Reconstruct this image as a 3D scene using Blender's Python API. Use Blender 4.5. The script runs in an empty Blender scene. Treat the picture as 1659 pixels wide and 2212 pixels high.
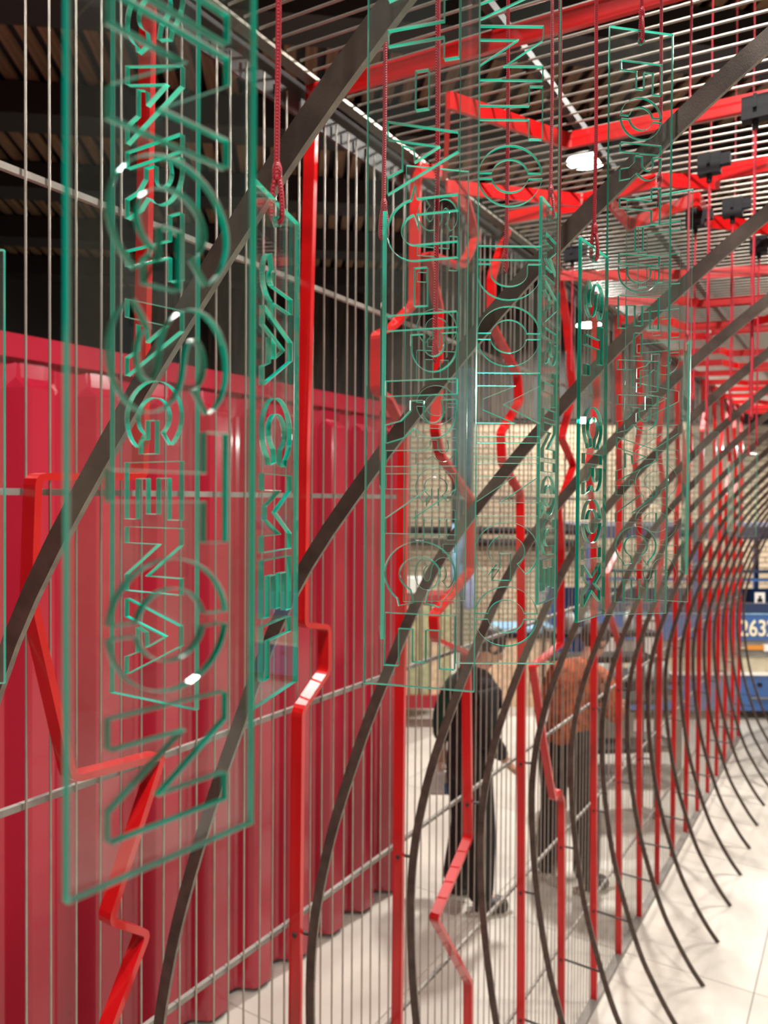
import bpy, bmesh, math, random
from math import sin, cos, pi, radians, sqrt, atan2
from mathutils import Vector, Matrix

S = bpy.context.scene
COL = S.collection
random.seed(7)

# ------------------------------------------------------------------ camera
W, H, FPX = 1659, 2212, 1661.0
cam = bpy.data.cameras.new('camera')
cam.sensor_fit = 'HORIZONTAL'; cam.sensor_width = 36.0; cam.lens = 36.0 * FPX / W
cam.clip_start = 0.02; cam.clip_end = 100
cam.dof.use_dof = True; cam.dof.focus_distance = .72; cam.dof.aperture_fstop = 11.5
camo = bpy.data.objects.new('camera', cam); COL.objects.link(camo)
CAM = Vector((0, 0, 2.5))
CROT = Matrix.Rotation(pi / 2 - 0.0156, 3, 'X') @ Matrix.Rotation(0.0067, 3, 'Z')
camo.matrix_world = Matrix.Translation(CAM) @ CROT.to_4x4()
S.camera = camo

# ------------------------------------------------------------------ view, world, sampling
S.view_settings.view_transform = 'Standard'; S.view_settings.look = 'None'
S.view_settings.gamma = 1.0; S.view_settings.use_curve_mapping = False
S.view_settings.exposure = -0.82
cy = S.cycles
cy.max_bounces = 18; cy.transmission_bounces = 16; cy.glossy_bounces = 5; cy.diffuse_bounces = 3
cy.transparent_max_bounces = 48; cy.caustics_reflective = False; cy.caustics_refractive = False
cy.sample_clamp_indirect = 6.0; cy.blur_glossy = 0.5
cy.use_denoising = True; cy.use_adaptive_sampling = True; cy.adaptive_threshold = 0.02
wd = bpy.data.worlds.new('hall_air'); S.world = wd; wd.use_nodes = True
wd.node_tree.nodes['Background'].inputs[0].default_value = (0.9, 0.92, 1.0, 1)
wd.node_tree.nodes['Background'].inputs[1].default_value = 0.05

# lamps, two in view, the rest unseen, some added as fill: x, y, z, watts, disc radius (built with their housings further down)
LAMPS = [(1.72, 6.62, 5.42, 600, .17), (3.6, 3.6, 5.4, 330, .17), (5.9, 10.4, 3.3, 420, .17), (2.90, 11.0, 5.02, 520, .17),
         (-1.1, -1.5, 5.4, 240, .17), (4.8, -2.2, 3.4, 400, .17), (-2.2, 3.6, 5.4, 190, .17), (6.8, 5.0, 3.4, 330, .17), (0.45, 1.0, 5.3, 420, .14)]  # behind-camera lamps and the one over the signs are unseen, added fill
HC = 5.95                                      # height of the hall's ceiling

# ------------------------------------------------------------------ frame of the steel screen
AZ = .5601
D = Vector((sin(AZ), cos(AZ), 0)); N = Vector((cos(AZ), -sin(AZ), 0)); N0 = -1.1152
T0, DT = 1.4129, .466
def tk(k): return T0 + DT * k
def P(t, s, z): return D * t + N * (N0 + s) + Vector((0, 0, z))
CZ = 3.485                                    # height of the screen's top corner
SLOPE = -.046                                 # the wire ceiling falls a little away from the wall
def ray(x, y): return CROT @ Vector(((x - 829.5) / FPX, -(y - 1106) / FPX, -1))
def on_wall(x, y):                            # measured point on the wall of wires -> (t, z)
    r = ray(x, y); q = CAM + r * ((N0 - CAM.dot(N)) / r.dot(N)); return (q.dot(D), q.z)
def on_roof(x, y):                            # measured point on the wire ceiling -> (t, s)
    nn = (Vector((0, 0, 1)) - N * SLOPE).normalized(); p0 = P(0, 0, CZ - .03)
    r = ray(x, y); q = CAM + r * ((p0 - CAM).dot(nn) / r.dot(nn)); return (q.dot(D), q.dot(N) - N0)

# ------------------------------------------------------------------ materials
def nt(name):
    m = bpy.data.materials.new(name); m.use_nodes = True
    return m, m.node_tree, m.node_tree.nodes['Principled BSDF']
def ramp_noise(t, scale, c0, c1, lo=.35, hi=.65, detail=5, vec=None, stretch=None):
    tc = t.nodes.new('ShaderNodeTexCoord'); n = t.nodes.new('ShaderNodeTexNoise'); r = t.nodes.new('ShaderNodeValToRGB')
    n.inputs['Scale'].default_value = scale; n.inputs['Detail'].default_value = detail
    src = tc.outputs['Object']
    if stretch:
        mp = t.nodes.new('ShaderNodeMapping'); mp.inputs['Scale'].default_value = stretch
        t.links.new(src, mp.inputs[0]); src = mp.outputs[0]
    t.links.new(src, n.inputs['Vector']); t.links.new(n.outputs['Fac'], r.inputs[0])
    r.color_ramp.elements[0].position = lo; r.color_ramp.elements[1].position = hi
    r.color_ramp.elements[0].color = (*c0, 1); r.color_ramp.elements[1].color = (*c1, 1)
    return r, n
def mat(name, c, rough=.5, metal=0, var=.0, scale=8, bump=0, bscale=60, coat=0, stretch=None, spec=.5):
    m, t, b = nt(name)
    b.inputs['Roughness'].default_value = rough; b.inputs['Metallic'].default_value = metal
    b.inputs['Coat Weight'].default_value = coat; b.inputs['Coat Roughness'].default_value = .08
    b.inputs['Specular IOR Level'].default_value = spec
    if var:
        r, _ = ramp_noise(t, scale, [x * (1 - var) for x in c], [min(1, x * (1 + var)) for x in c], stretch=stretch)
        t.links.new(r.outputs[0], b.inputs['Base Color'])
    else:
        b.inputs['Base Color'].default_value = (*c, 1)
    if bump:
        n = t.nodes.new('ShaderNodeTexNoise'); n.inputs['Scale'].default_value = bscale
        bp = t.nodes.new('ShaderNodeBump'); bp.inputs['Strength'].default_value = bump; bp.inputs['Distance'].default_value = .01
        t.links.new(n.outputs['Fac'], bp.inputs['Height']); t.links.new(bp.outputs[0], b.inputs['Normal'])
    return m
def emit(name, c, s):
    m = bpy.data.materials.new(name); m.use_nodes = True; t = m.node_tree
    t.nodes.clear(); e = t.nodes.new('ShaderNodeEmission'); o = t.nodes.new('ShaderNodeOutputMaterial')
    e.inputs[0].default_value = (*c, 1); e.inputs[1].default_value = s; t.links.new(e.outputs[0], o.inputs[0]); return m
def acrylic(part):
    # thin clear sheet: mirror-like skin by Fresnel, light passes, the body of the sheet soaks up red;
    # teal edges imitate light guided in the green sheet; pale arrises are painted highlights
    m = bpy.data.materials.new(part); m.use_nodes = True; t = m.node_tree; t.nodes.clear(); A = t.nodes.new
    def mix(f, a, b):
        x = A('ShaderNodeMixShader')
        if hasattr(f, 'links'): t.links.new(f, x.inputs[0])
        else: x.inputs[0].default_value = f
        t.links.new(a, x.inputs[1]); t.links.new(b, x.inputs[2]); return x.outputs[0]
    def sh(kind, c, r=None):
        x = A('ShaderNodeBsdf' + kind); x.inputs['Color'].default_value = (*c, 1)
        if r is not None: x.inputs['Roughness'].default_value = r
        return x.outputs[0]
    lw = A('ShaderNodeLayerWeight'); pw = A('ShaderNodeMath'); pw.operation = 'POWER'; pw.inputs[1].default_value = 5.0
    fr = A('ShaderNodeMath'); fr.operation = 'MULTIPLY_ADD'; fr.inputs[1].default_value = .85; fr.inputs[2].default_value = .04
    t.links.new(lw.outputs['Facing'], pw.inputs[0]); t.links.new(pw.outputs[0], fr.inputs[0])
    gl = sh('Glossy', (1, 1, 1), .0 if part == 'acrylic_sheet' else .12)
    if part == 'acrylic_sheet':
        body = mix(.022, sh('Transparent', (.985, 1, .995)), sh('Diffuse', (.60, .66, .64)))  # grey diffuse: dust film that also stands in for reflected haze
        out = mix(fr.outputs[0], body, gl)
    else:
        c, tr, f, g = ((.002, .95, .73), (.30, .97, .86), .74, .14) if part == 'edge_painted_glow' else ((.80, .97, .88), (.8, 1, .95), .52, .25)
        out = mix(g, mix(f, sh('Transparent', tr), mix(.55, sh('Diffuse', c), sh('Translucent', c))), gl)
    a = A('ShaderNodeVolumeAbsorption'); o = A('ShaderNodeOutputMaterial')
    a.inputs['Color'].default_value = (.08, .96, .95, 1); a.inputs['Density'].default_value = 7.0
    t.links.new(out, o.inputs['Surface']); t.links.new(a.outputs[0], o.inputs['Volume'])
    return m
def rope_mat():
    m, t, b = nt('red_braid')
    tc = t.nodes.new('ShaderNodeTexCoord'); w = t.nodes.new('ShaderNodeTexWave'); r = t.nodes.new('ShaderNodeValToRGB')
    mp = t.nodes.new('ShaderNodeMapping'); mp.inputs['Rotation'].default_value = (.6, .7, 0)
    w.inputs['Scale'].default_value = 260; w.inputs['Distortion'].default_value = 1.0
    t.links.new(tc.outputs['Object'], mp.inputs[0]); t.links.new(mp.outputs[0], w.inputs['Vector']); t.links.new(w.outputs['Fac'], r.inputs[0])
    r.color_ramp.elements[0].color = (.30, .008, .02, 1); r.color_ramp.elements[1].color = (.72, .03, .06, 1)
    t.links.new(r.outputs[0], b.inputs['Base Color']); b.inputs['Roughness'].default_value = .6
    bp = t.nodes.new('ShaderNodeBump'); bp.inputs['Strength'].default_value = .6; bp.inputs['Distance'].default_value = .002
    t.links.new(w.outputs['Fac'], bp.inputs['Height']); t.links.new(bp.outputs[0], b.inputs['Normal'])
    return m
M = dict(
    red=mat('red_enamel', (.47, .0035, .0045), .3, var=.12, scale=5, coat=.5),
    rib=mat('brown_steel', (.075, .055, .045), .40, metal=.35, var=.25, scale=30, bump=.05, bscale=1500),
    ribedge=mat('cut_steel_edge', (.20, .175, .15), .5, metal=.5, var=.2, scale=60),
    wire=mat('galvanised_wire', (.36, .33, .29), .36, metal=.8, var=.1, scale=20),
    tie=mat('grey_steel', (.23, .21, .19), .6, metal=.3, var=.2, scale=9),
    dark=mat('dark_steel', (.035, .033, .035), .45, metal=.3, var=.2, scale=9),
    black=mat('black_plastic', (.010, .010, .013), .65, spec=.2),
    glass=acrylic('acrylic_sheet'), gedge=acrylic('edge_painted_glow'), garris=acrylic('arris_painted_glint'), rope=rope_mat(),
    box=mat('crimson_paint', (.32, .011, .029), .2, var=.14, scale=1.2, coat=.6, stretch=(1, 1, .3)),
    boxdark=mat('crimson_rail', (.30, .008, .02), .35, var=.15, scale=2),
    slab=mat('pale_concrete', (.55, .51, .45), .42, var=.10, scale=1.6, bump=.03, bscale=60),
    joint=mat('joint_filler', (.34, .31, .27), .8),
    brick=mat('tan_brick', (.42, .33, .23), .8, var=.3, scale=1.3, bump=.2, bscale=40),
    mortar=mat('mortar', (.36, .29, .21), .9, var=.2, scale=6),
    greywall=mat('grey_block_wall', (.20, .18, .16), .85, var=.45, scale=1.8, bump=.2),
    plank=mat('brown_plank', (.17, .105, .055), .7, var=.35, scale=3, stretch=(8, .5, 8)),
    darkboard=mat('dark_board', (.05, .04, .03), .8, var=.4, scale=3, stretch=(6, 6, .6)),
    beam=mat('black_beam', (.012, .011, .012), .6),
    blue=mat('blue_bus_paint', (.03, .10, .30), .3, var=.12, scale=2, coat=.4),
    navy=mat('navy_trim', (.012, .03, .09), .35),
    greyp=mat('grey_panel', (.20, .19, .17), .5, var=.15, scale=4),
    cream=mat('cream_panel', (.52, .46, .33), .6, var=.12, scale=6),
    white=mat('white_paint', (.82, .80, .76), .4),
    ivory=mat('ivory_numeral', (.85, .78, .58), .5),
    amber=mat('amber_lens', (.65, .25, .03), .25),
    olive=mat('olive_cloth', (.33, .33, .18), .8, var=.2, scale=14),
    tan=mat('tan_cloth', (.58, .40, .26), .8, var=.2, scale=14),
    slate=mat('slate_cloth', (.055, .095, .12), .85, var=.3, scale=7, bump=.3, bscale=25),
    sky=mat('light_blue_cloth', (.22, .42, .62), .8, var=.2, scale=7),
    lilac=mat('lilac_cloth', (.30, .29, .50), .8, var=.2, scale=7),
    pink=mat('pink_cloth', (.62, .25, .25), .8),
    skin=mat('skin', (.52, .27, .18), .5),
    hair=mat('dark_hair', (.012, .009, .008), .5, var=.3, scale=60),
    blackcl=mat('black_cloth', (.010, .010, .011), .85, var=.3, scale=20),
    greencl=mat('dark_green_cloth', (.008, .05, .032), .85, var=.3, scale=20),
    orangecl=mat('rust_cloth', (.34, .075, .022), .85, var=.45, scale=22, bump=.4, bscale=50),
    shoe=mat('black_shoe', (.013, .012, .012), .4), sole=mat('pale_sole', (.55, .52, .46), .6),
    chrome=mat('chrome', (.75, .75, .76), .15, metal=1), bag=mat('pale_bag', (.60, .57, .55), .7, var=.15, scale=12),
    bottle=mat('clear_jar', (.62, .70, .68), .12, spec=.8), lampbody=mat('lamp_housing', (.05, .05, .055), .4),
    glow=emit('lit_lamp_disc', (1.0, .95, .85), 42),
)

# ------------------------------------------------------------------ mesh helpers
def link(name, me, m=None, parent=None):
    o = bpy.data.objects.new(name, me); COL.objects.link(o)
    if m is not None and me is not None and not me.materials: me.materials.append(m)
    if parent is not None: o.parent = parent
    return o
def tag(o, label=None, cat=None, group=None, kind=None):
    if label: o['label'] = label
    if cat: o['category'] = cat
    if group: o['group'] = group
    if kind: o['kind'] = kind
    return o
def empty(name, label, cat, loc=(0, 0, 0), rz=0, group=None):
    o = bpy.data.objects.new(name, None); COL.objects.link(o); o.location = loc; o.rotation_euler = (0, 0, rz)
    o.empty_display_size = .05
    return tag(o, label, cat, group)
class MB:
    def __init__(s): s.v = []; s.f = []; s.mi = []; s.sm = []
    def add(s, vs, fs, mi=0, sm=False):
        o = len(s.v); s.v += [tuple(v) for v in vs]
        for f in fs: s.f.append([i + o for i in f]); s.mi.append(mi); s.sm.append(sm)
    def box(s, c, d, rot=None, mi=0):
        R = rot or Matrix.Identity(3); c = Vector(c); hx, hy, hz = [x / 2 for x in d]
        vs = [c + R @ Vector((x * hx, y * hy, z * hz)) for x in (-1, 1) for y in (-1, 1) for z in (-1, 1)]
        s.add(vs, [(0, 1, 3, 2), (4, 6, 7, 5), (0, 4, 5, 1), (2, 3, 7, 6), (0, 2, 6, 4), (1, 5, 7, 3)], mi)
        return s
    def tube(s, pts, r, n=8, cap=True, mi=0):
        pts = [Vector(p) for p in pts]; rs = r if isinstance(r, (list, tuple)) else [r] * len(pts)
        vs = []; up = None
        for i, p in enumerate(pts):
            a = (pts[min(i + 1, len(pts) - 1)] - pts[max(i - 1, 0)]).normalized()
            if up is None:
                up = Vector((0, 0, 1)) if abs(a.z) < .9 else Vector((1, 0, 0))
            u = (up - a * up.dot(a)).normalized(); w = a.cross(u); up = u
            vs += [p + (u * cos(2 * pi * j / n) + w * sin(2 * pi * j / n)) * rs[i] for j in range(n)]
        fs = [(i * n + j, i * n + (j + 1) % n, (i + 1) * n + (j + 1) % n, (i + 1) * n + j) for i in range(len(pts) - 1) for j in range(n)]
        s.add(vs, fs, mi, True)
        if cap: s.add(vs[:n], [tuple(range(n - 1, -1, -1))], mi); s.add(vs[-n:], [tuple(range(n))], mi)
        return s
    def prism(s, poly, axis0, axis1, ax, org=(0, 0, 0), mi=0):     # poly in (u,v) lifted between two offsets along ax (vectors u,v,w)
        u, v, w = ax; org = Vector(org)
        a = [org + u * p[0] + v * p[1] + w * axis0 for p in poly]; b = [org + u * p[0] + v * p[1] + w * axis1 for p in poly]
        n = len(poly); fs = [tuple(range(n - 1, -1, -1)), tuple(range(n, 2 * n))] + [(i, (i + 1) % n, n + (i + 1) % n, n + i) for i in range(n)]
        s.add(a + b, fs, mi); return s
    def lathe(s, prof, c=(0, 0, 0), n=16, mi=0):
        c = Vector(c); vs = [c + Vector((r * cos(2 * pi * j / n), r * sin(2 * pi * j / n), z)) for r, z in prof for j in range(n)]
        fs = [(i * n + j, i * n + (j + 1) % n, (i + 1) * n + (j + 1) % n, (i + 1) * n + j) for i in range(len(prof) - 1) for j in range(n)]
        s.add(vs, fs, mi, True); s.add(vs[:n], [tuple(range(n - 1, -1, -1))], mi); s.add(vs[-n:], [tuple(range(n))], mi); return s
    def mesh(s, name, mats):
        me = bpy.data.meshes.new(name); me.from_pydata(s.v, [], s.f)
        for m in (mats if isinstance(mats, (list, tuple)) else [mats]): me.materials.append(m)
        me.polygons.foreach_set('material_index', s.mi); me.polygons.foreach_set('use_smooth', s.sm)
        b = bmesh.new(); b.from_mesh(me); bmesh.ops.recalc_face_normals(b, faces=b.faces); b.to_mesh(me); b.free()
        me.update(); return me
    def build(s, name, mats, parent=None): return link(name, s.mesh(name, mats), None, parent)
def bevel(o, w, seg=2):
    md = o.modifiers.new('bevel', 'BEVEL'); md.width = w; md.segments = seg; md.limit_method = 'ANGLE'; return o
def round_path(pts, r, n=3):                   # 2-D polyline with bends turned round a small radius
    out = [pts[0]]
    for a, b, c in zip(pts, pts[1:], pts[2:]):
        A, B, Cc = Vector(a), Vector(b), Vector(c); la, lc = (A - B).length, (Cc - B).length
        q = min(r, la * .4, lc * .4); p0 = B + (A - B).normalized() * q; p1 = B + (Cc - B).normalized() * q
        for i in range(n + 1):
            f = i / n; out.append(tuple((p0 * (1 - f) + B * f) * (1 - f) + (B * (1 - f) + p1 * f) * f))
    out.append(pts[-1]); return out
def strip(path, th):                           # 2-D polyline -> left and right offset points with mitres
    n = len(path); L = []; R = []
    for i in range(n):
        p = Vector(path[i]); a = (Vector(path[i]) - Vector(path[i - 1])).normalized() if i else None
        b = (Vector(path[i + 1]) - p).normalized() if i < n - 1 else None
        a = a if a is not None else b; b = b if b is not None else a
        na = Vector((-a.y, a.x)); nb = Vector((-b.y, b.x)); m = (na + nb)
        m = m.normalized() if m.length > 1e-4 else na
        k = th / 2 / max(.35, m.dot(na)); L.append(p + m * k); R.append(p - m * k)
    return L, R
def flat_bar(mb, path, th, w0, w1, f, mi_side=0, mi_edge=0):       # f(a, b, w) -> world point; a flat bar bent along path
    L, R = strip(path, th); n = len(path); vs = []
    for i in range(n):
        vs += [f(L[i][0], L[i][1], w0), f(R[i][0], R[i][1], w0), f(R[i][0], R[i][1], w1), f(L[i][0], L[i][1], w1)]
    fl = []; fe = []
    for i in range(n - 1):
        a, b = i * 4, i * 4 + 4
        fl += [(a + 0, a + 1, b + 1, b + 0), (a + 2, a + 3, b + 3, b + 2)]      # wide with respect to w0 / w1 planes
        fe += [(a + 1, a + 2, b + 2, b + 1), (a + 3, a + 0, b + 0, b + 3)]
    mb.add(vs, fl, mi_side); o = len(mb.v) - len(vs)
    for q in fe: mb.f.append([i + o for i in q]); mb.mi.append(mi_edge); mb.sm.append(False)
    for q in ((3, 2, 1, 0), (4 * n - 4, 4 * n - 3, 4 * n - 2, 4 * n - 1)): mb.f.append([i + o for i in q]); mb.mi.append(mi_edge); mb.sm.append(False)
ORD = ['first', 'second', 'third', 'fourth', 'fifth', 'sixth', 'seventh', 'eighth', 'ninth', 'tenth', 'eleventh', 'twelfth', 'thirteenth',
       'fourteenth', 'fifteenth', 'sixteenth', 'seventeenth', 'eighteenth', 'nineteenth', 'twentieth']
def catmull(pts, n):
    out = []
    for i in range(len(pts) - 1):
        p0 = Vector(pts[max(i - 1, 0)]); p1 = Vector(pts[i]); p2 = Vector(pts[i + 1]); p3 = Vector(pts[min(i + 2, len(pts) - 1)])
        for j in range(n):
            t = j / n
            out.append(tuple(.5 * ((2 * p1) + (p2 - p0) * t + (2 * p0 - 5 * p1 + 4 * p2 - p3) * t * t + (3 * p1 - p0 - 3 * p2 + p3) * t ** 3)))
    out.append(tuple(pts[-1])); return out

# ================================================================== the hall
def structure(o): o['kind'] = 'structure'; return o
RF = Matrix.Rotation(-AZ, 3, 'Z')              # frame whose local y runs along the screen
# floor: a bed with concrete slabs on it
fl = structure(MB().box((1, 4, -.06), (26, 26, .1)).build('floor', M['joint']))
sl = 1.5
slab = MB().box((0, 0, -.006), (sl - .005, sl - .005, .012)).mesh('floor_slab', M['slab'])
for i in range(-4, 7):
    for j in range(-3, 9):
        c = RF @ Vector((i * sl + .3, j * sl + .55, 0))
        if -6.9 < c.x < 9 and -5 < c.y < 12.4:
            o = link('floor_slab', slab, parent=fl); o.location = c; o.rotation_euler = (0, 0, -AZ)
BW = 12.7
cl = structure(MB().box((1, 4, HC + .12), (26, 26, .1)).build('ceiling', M['beam']))
pl = MB().box((0, 0, 0), (.095, 15.5, .04)).mesh('plank', M['plank'])
ca = radians(6.5)
for i in range(-44, 44):
    o = link('plank', pl, parent=cl); o.location = Vector((-2.0 + i * .165, 5.4, HC + .03)); o.rotation_euler = (0, 0, ca)
bm_ = MB().box((0, 0, 0), (19, .36, .26)).mesh('beam', M['beam'])
for j in range(9):
    o = link('beam', bm_, parent=cl); o.location = (0.6, -1.0 + j * 1.6, HC - .14); o.rotation_euler = (0, 0, ca)
# back wall of tan brick
wb = structure(MB().box((2.2, BW + .1, 1.9), (16, .16, 3.8)).build('wall_back', M['mortar']))
bme = MB().box((0, 0, 0), (.235, .06, .075)).mesh('brick', M['brick'])
wbu = structure(MB().box((2.2, BW + .06, 4.9), (16, .2, 2.2)).build('wall_back_upper', M['beam']))
for i in range(24):
    o = link('board', bpy.data.meshes.get('board') or MB().box((0, 0, 0), (.30, .04, 2.1)).mesh('board', M['darkboard']), parent=wbu); o.location = (-4 + i * .42, BW - .06, 4.9)
cnt = 0; stuff = MB()
for r in range(42):
    z = .06 + r * .088
    for c in range(64):
        x = -3.2 + c * .25 + (.125 if r % 2 else 0)
        jit = random.uniform(-.006, .006)
        seen = 1.4 < z < 3.1 and (0.1 < x < 1.45 or 5.0 < x < 6.6)
        if seen and cnt < 300:
            o = link('brick', bme, parent=wb); o.location = (x, BW + .005 + jit, z); cnt += 1
        else:
            stuff.box((x, BW + .005 + jit, z), (.235, .06, .075))
tag(stuff.build('brickwork', M['brick'], wb), kind='stuff')
# left wall: rough grey blocks below, dark planks above
wl = structure(MB().box((0, 0, 2.4), (.16, 20, 4.8)).build('wall_left', M['greywall'])); wl.location = P(4, -9.5, 0); wl.rotation_euler = (0, 0, -AZ)
bl = MB()
for r in range(10):
    for c in range(30):
        bl.box((.1 + random.uniform(0, .02), -9.6 + c * .62 + (.31 if r % 2 else 0), .24 + r * .46), (.05, .60, .44))
tag(bl.build('blockwork', M['greywall'], wl), kind='stuff')
wu = structure(MB().box((0, 0, 5.4), (.16, 20, 1.2)).build('wall_left_upper', M['beam'])); wu.location = P(4, -9.5, 0); wu.rotation_euler = (0, 0, -AZ)
structure(MB().box((9.3, 4, 3.6), (.2, 19, 7.3)).build('wall_right', M['mortar']))
structure(MB().box((1, -5.4, 3.6), (18, .2, 7.3)).build('wall_front', M['mortar']))
# a black pipe run on the back wall
for z, lb in ((2.02, 'upper'), (1.82, 'lower')):
    mb = MB().tube([(-1.2, BW - .16, z), (3.3, BW - .16, z)], .055, 10)
    for x in (-.9, .3, 1.6, 2.9): mb.box((x, BW - .09, z), (.04, .16, .14))
    tag(mb.build('wall_pipe', M['black']), lb + ' of two black pipes running along the tan brick wall', 'pipe', 'black pipes on the brick wall')

# lamps
POS = ['lit round lamp hanging beyond the wire ceiling, the bright one in view', 'round hall lamp above the middle of the pale floor', 'round hall lamp over the blue bus', 'second lit round lamp in view, far off by the brick wall',
       'unseen fill lamp added behind the camera on the left', 'unseen fill lamp added behind the camera on the right', 'round hall lamp above the crimson container', 'round hall lamp near the right wall', 'small unseen lamp added straight above the hanging signs to brighten their edges']
for i, (x, y, z, w, r) in enumerate(LAMPS):
    lo = empty('ceiling_lamp', POS[i], 'lamp', (x, y, z), 0, 'round lamps of the hall')
    MB().lathe([(r * 1.12, -.005), (r * 1.14, .06), (r * .8, .16), (.06, .22), (.03, .24)]).build('lamp_housing', M['lampbody'], lo)
    MB().lathe([(r, -.012), (r, -.006)], n=24).build('lamp_disc', M['glow'], lo)
    MB().tube([(0, 0, .22), (0, 0, HC - z)], .012, 6).build('hanger_rod', M['lampbody'], lo)
    L = bpy.data.lights.new('lamp_light', 'AREA'); L.shape = 'DISK'; L.size = 2 * r; L.energy = w; L.color = (1, .95, .88)
    q = bpy.data.objects.new('lamp_light', L); COL.objects.link(q); q.parent = lo; q.location = (0, 0, -.03)

# ================================================================== steel screen: wires, ties, red bars, ribs
TB, TE = .25, 8.95
ww = empty('wire_wall', 'tall wall of thin upright steel wires on grey tie bars between the ribs and the container', 'wire screen', P(TB, 0, 0))
off = P(TB, 0, 0)
def rel(p): return Vector(p) - off
me = MB().tube([(0, 0, .025), (0, 0, CZ - .05)], .0023, 6, mi=0).mesh('wire', M['wire'])
nw = int((TE - TB) / (DT / 10))
for i in range(nw):
    t = tk(0) + DT / 20 + (i - 24) * DT / 10
    if t < TB or t > TE: continue
    o = link('wire', me, parent=ww); o.location = rel(P(t, -.021 + random.uniform(-.001, .001), 0)); o.rotation_euler = (random.uniform(-.002, .002), random.uniform(-.002, .002), 0)
TIES = [2.5093 + .5063 * j for j in range(-4, 2)]
for z in TIES:
    MB().box(rel(P((TB + TE) / 2, -.031, z)), (.010, TE - TB, .011), RF).build('tie_bar', M['tie'], ww)
MB().box(rel(P((TB + TE) / 2, -.031, CZ - .045)), (.008, TE - TB, .08), RF).build('top_plate', M['dark'], ww)
MB().box(rel(P((TB + TE) / 2, -.002, CZ - .001)), (.030, TE - TB, .008), RF).build('top_flange', M['wire'], ww)
MB().box(rel(P((TB + TE) / 2, -.0, .012)), (.04, TE - TB, .02), RF).build('base_rail', M['tie'], ww)
wc = empty('wire_ceiling', 'ceiling of thin parallel steel wires reaching out from the top of the wire wall', 'wire screen', P(TB, 0, CZ))
off2 = P(TB, 0, CZ); RL = 2.1
me = MB().tube([P(0, .012, .012) - P(0, 0, 0), P(0, RL, SLOPE * RL + .012) - P(0, 0, 0)], .0031, 6).mesh('ceiling_wire', M['wire'])
for i in range(nw):
    t = tk(0) + DT / 20 + (i - 24) * DT / 10
    if t < TB or t > TE: continue
    o = link('ceiling_wire', me, parent=wc); o.location = P(t, 0, CZ) - off2
for s in (.46, .97, 1.5, 2.06):
    MB().box(P((TB + TE) / 2, s, CZ + .028 + SLOPE * s) - off2, (.020, TE - TB, .02), RF).build('ceiling_tie', M['dark'], wc)

RIB0 = [(.435, .004), (.375, .08), (.30, .2), (.215, .37), (.11, .7), (.056, 1.0), (.034, 1.25), (.038, 1.48), (.08, 1.7)]
def ribs(z):
    for (s0, z0), (s1, z1) in zip(RIB0, RIB0[1:]):
        if z0 <= z <= z1: return s0 + (s1 - s0) * (z - z0) / (z1 - z0)
# red bars: bends measured on the wall of wires and on the wire ceiling
WALLPX = {
    -1: [(322, -60), (313, 500), (303, 1030), (72, 1030), (63, 1300), (150, 1680), (343, 1630), (228, 1987), (310, 2012), (205, 2290)],
    0: [(676, 196), (655, 1000), (651, 1350), (702, 1353), (702, 1450), (645, 1535), (638, 2260)],
    1: [(900, 372), (895, 655), (848, 706), (814, 722), (813, 845), (838, 860), (872, 930), (866, 1450), (858, 2260)],
    2: [(1006, 455), (1028, 515), (999, 577), (921, 547), (948, 667), (946, 850), (940, 930), (952, 985), (1018, 1080), (1017, 1232), (937, 1330), (940, 1382), (1008, 1410), (1012, 1810), (938, 1984), (1012, 2120), (1012, 2270)],
    3: [(1095, 530), (1062, 600), (1062, 700), (1118, 810), (1122, 868), (1082, 935), (1085, 1000), (1124, 1066), (1127, 1420), (1127, 2280)],
    4: [(1207, 610), (1225, 700), (1238, 850), (1213, 946), (1239, 1005), (1206, 1100), (1212, 1185), (1211, 1392), (1150, 1440), (1160, 1500), (1172, 1590), (1188, 1688), (1195, 1728), (1205, 1705), (1213, 1728), (1213, 2270)],
    5: [(1283, 672), (1290, 860), (1270, 1010), (1283, 1120), (1283, 2178)],
    6: [(1334, 708), (1338, 900), (1338, 1178), (1308, 1243), (1312, 1312), (1337, 1390), (1337, 2070)],
    7: [(1380, 745), (1385, 900), (1372, 1000), (1381, 1100), (1381, 1995)],
}
ROOFPX = {0: [(684, 196), (1440, -20)], 1: [(904, 375), (962, 372), (968, 214), (1225, 303), (1659, 212)],
          2: [(1008, 452), (964, 402), (1257, 432), (1420, 388), (1551, 393), (1549, 374), (1659, 352)],
          3: [(1100, 522), (1095, 470), (1225, 446), (1317, 434), (1359, 484), (1508, 428), (1534, 478), (1659, 492)],
          4: [(1212, 600), (1500, 592), (1659, 582)], }
fw = lambda a, b, w: P(a, w, b)
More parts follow.
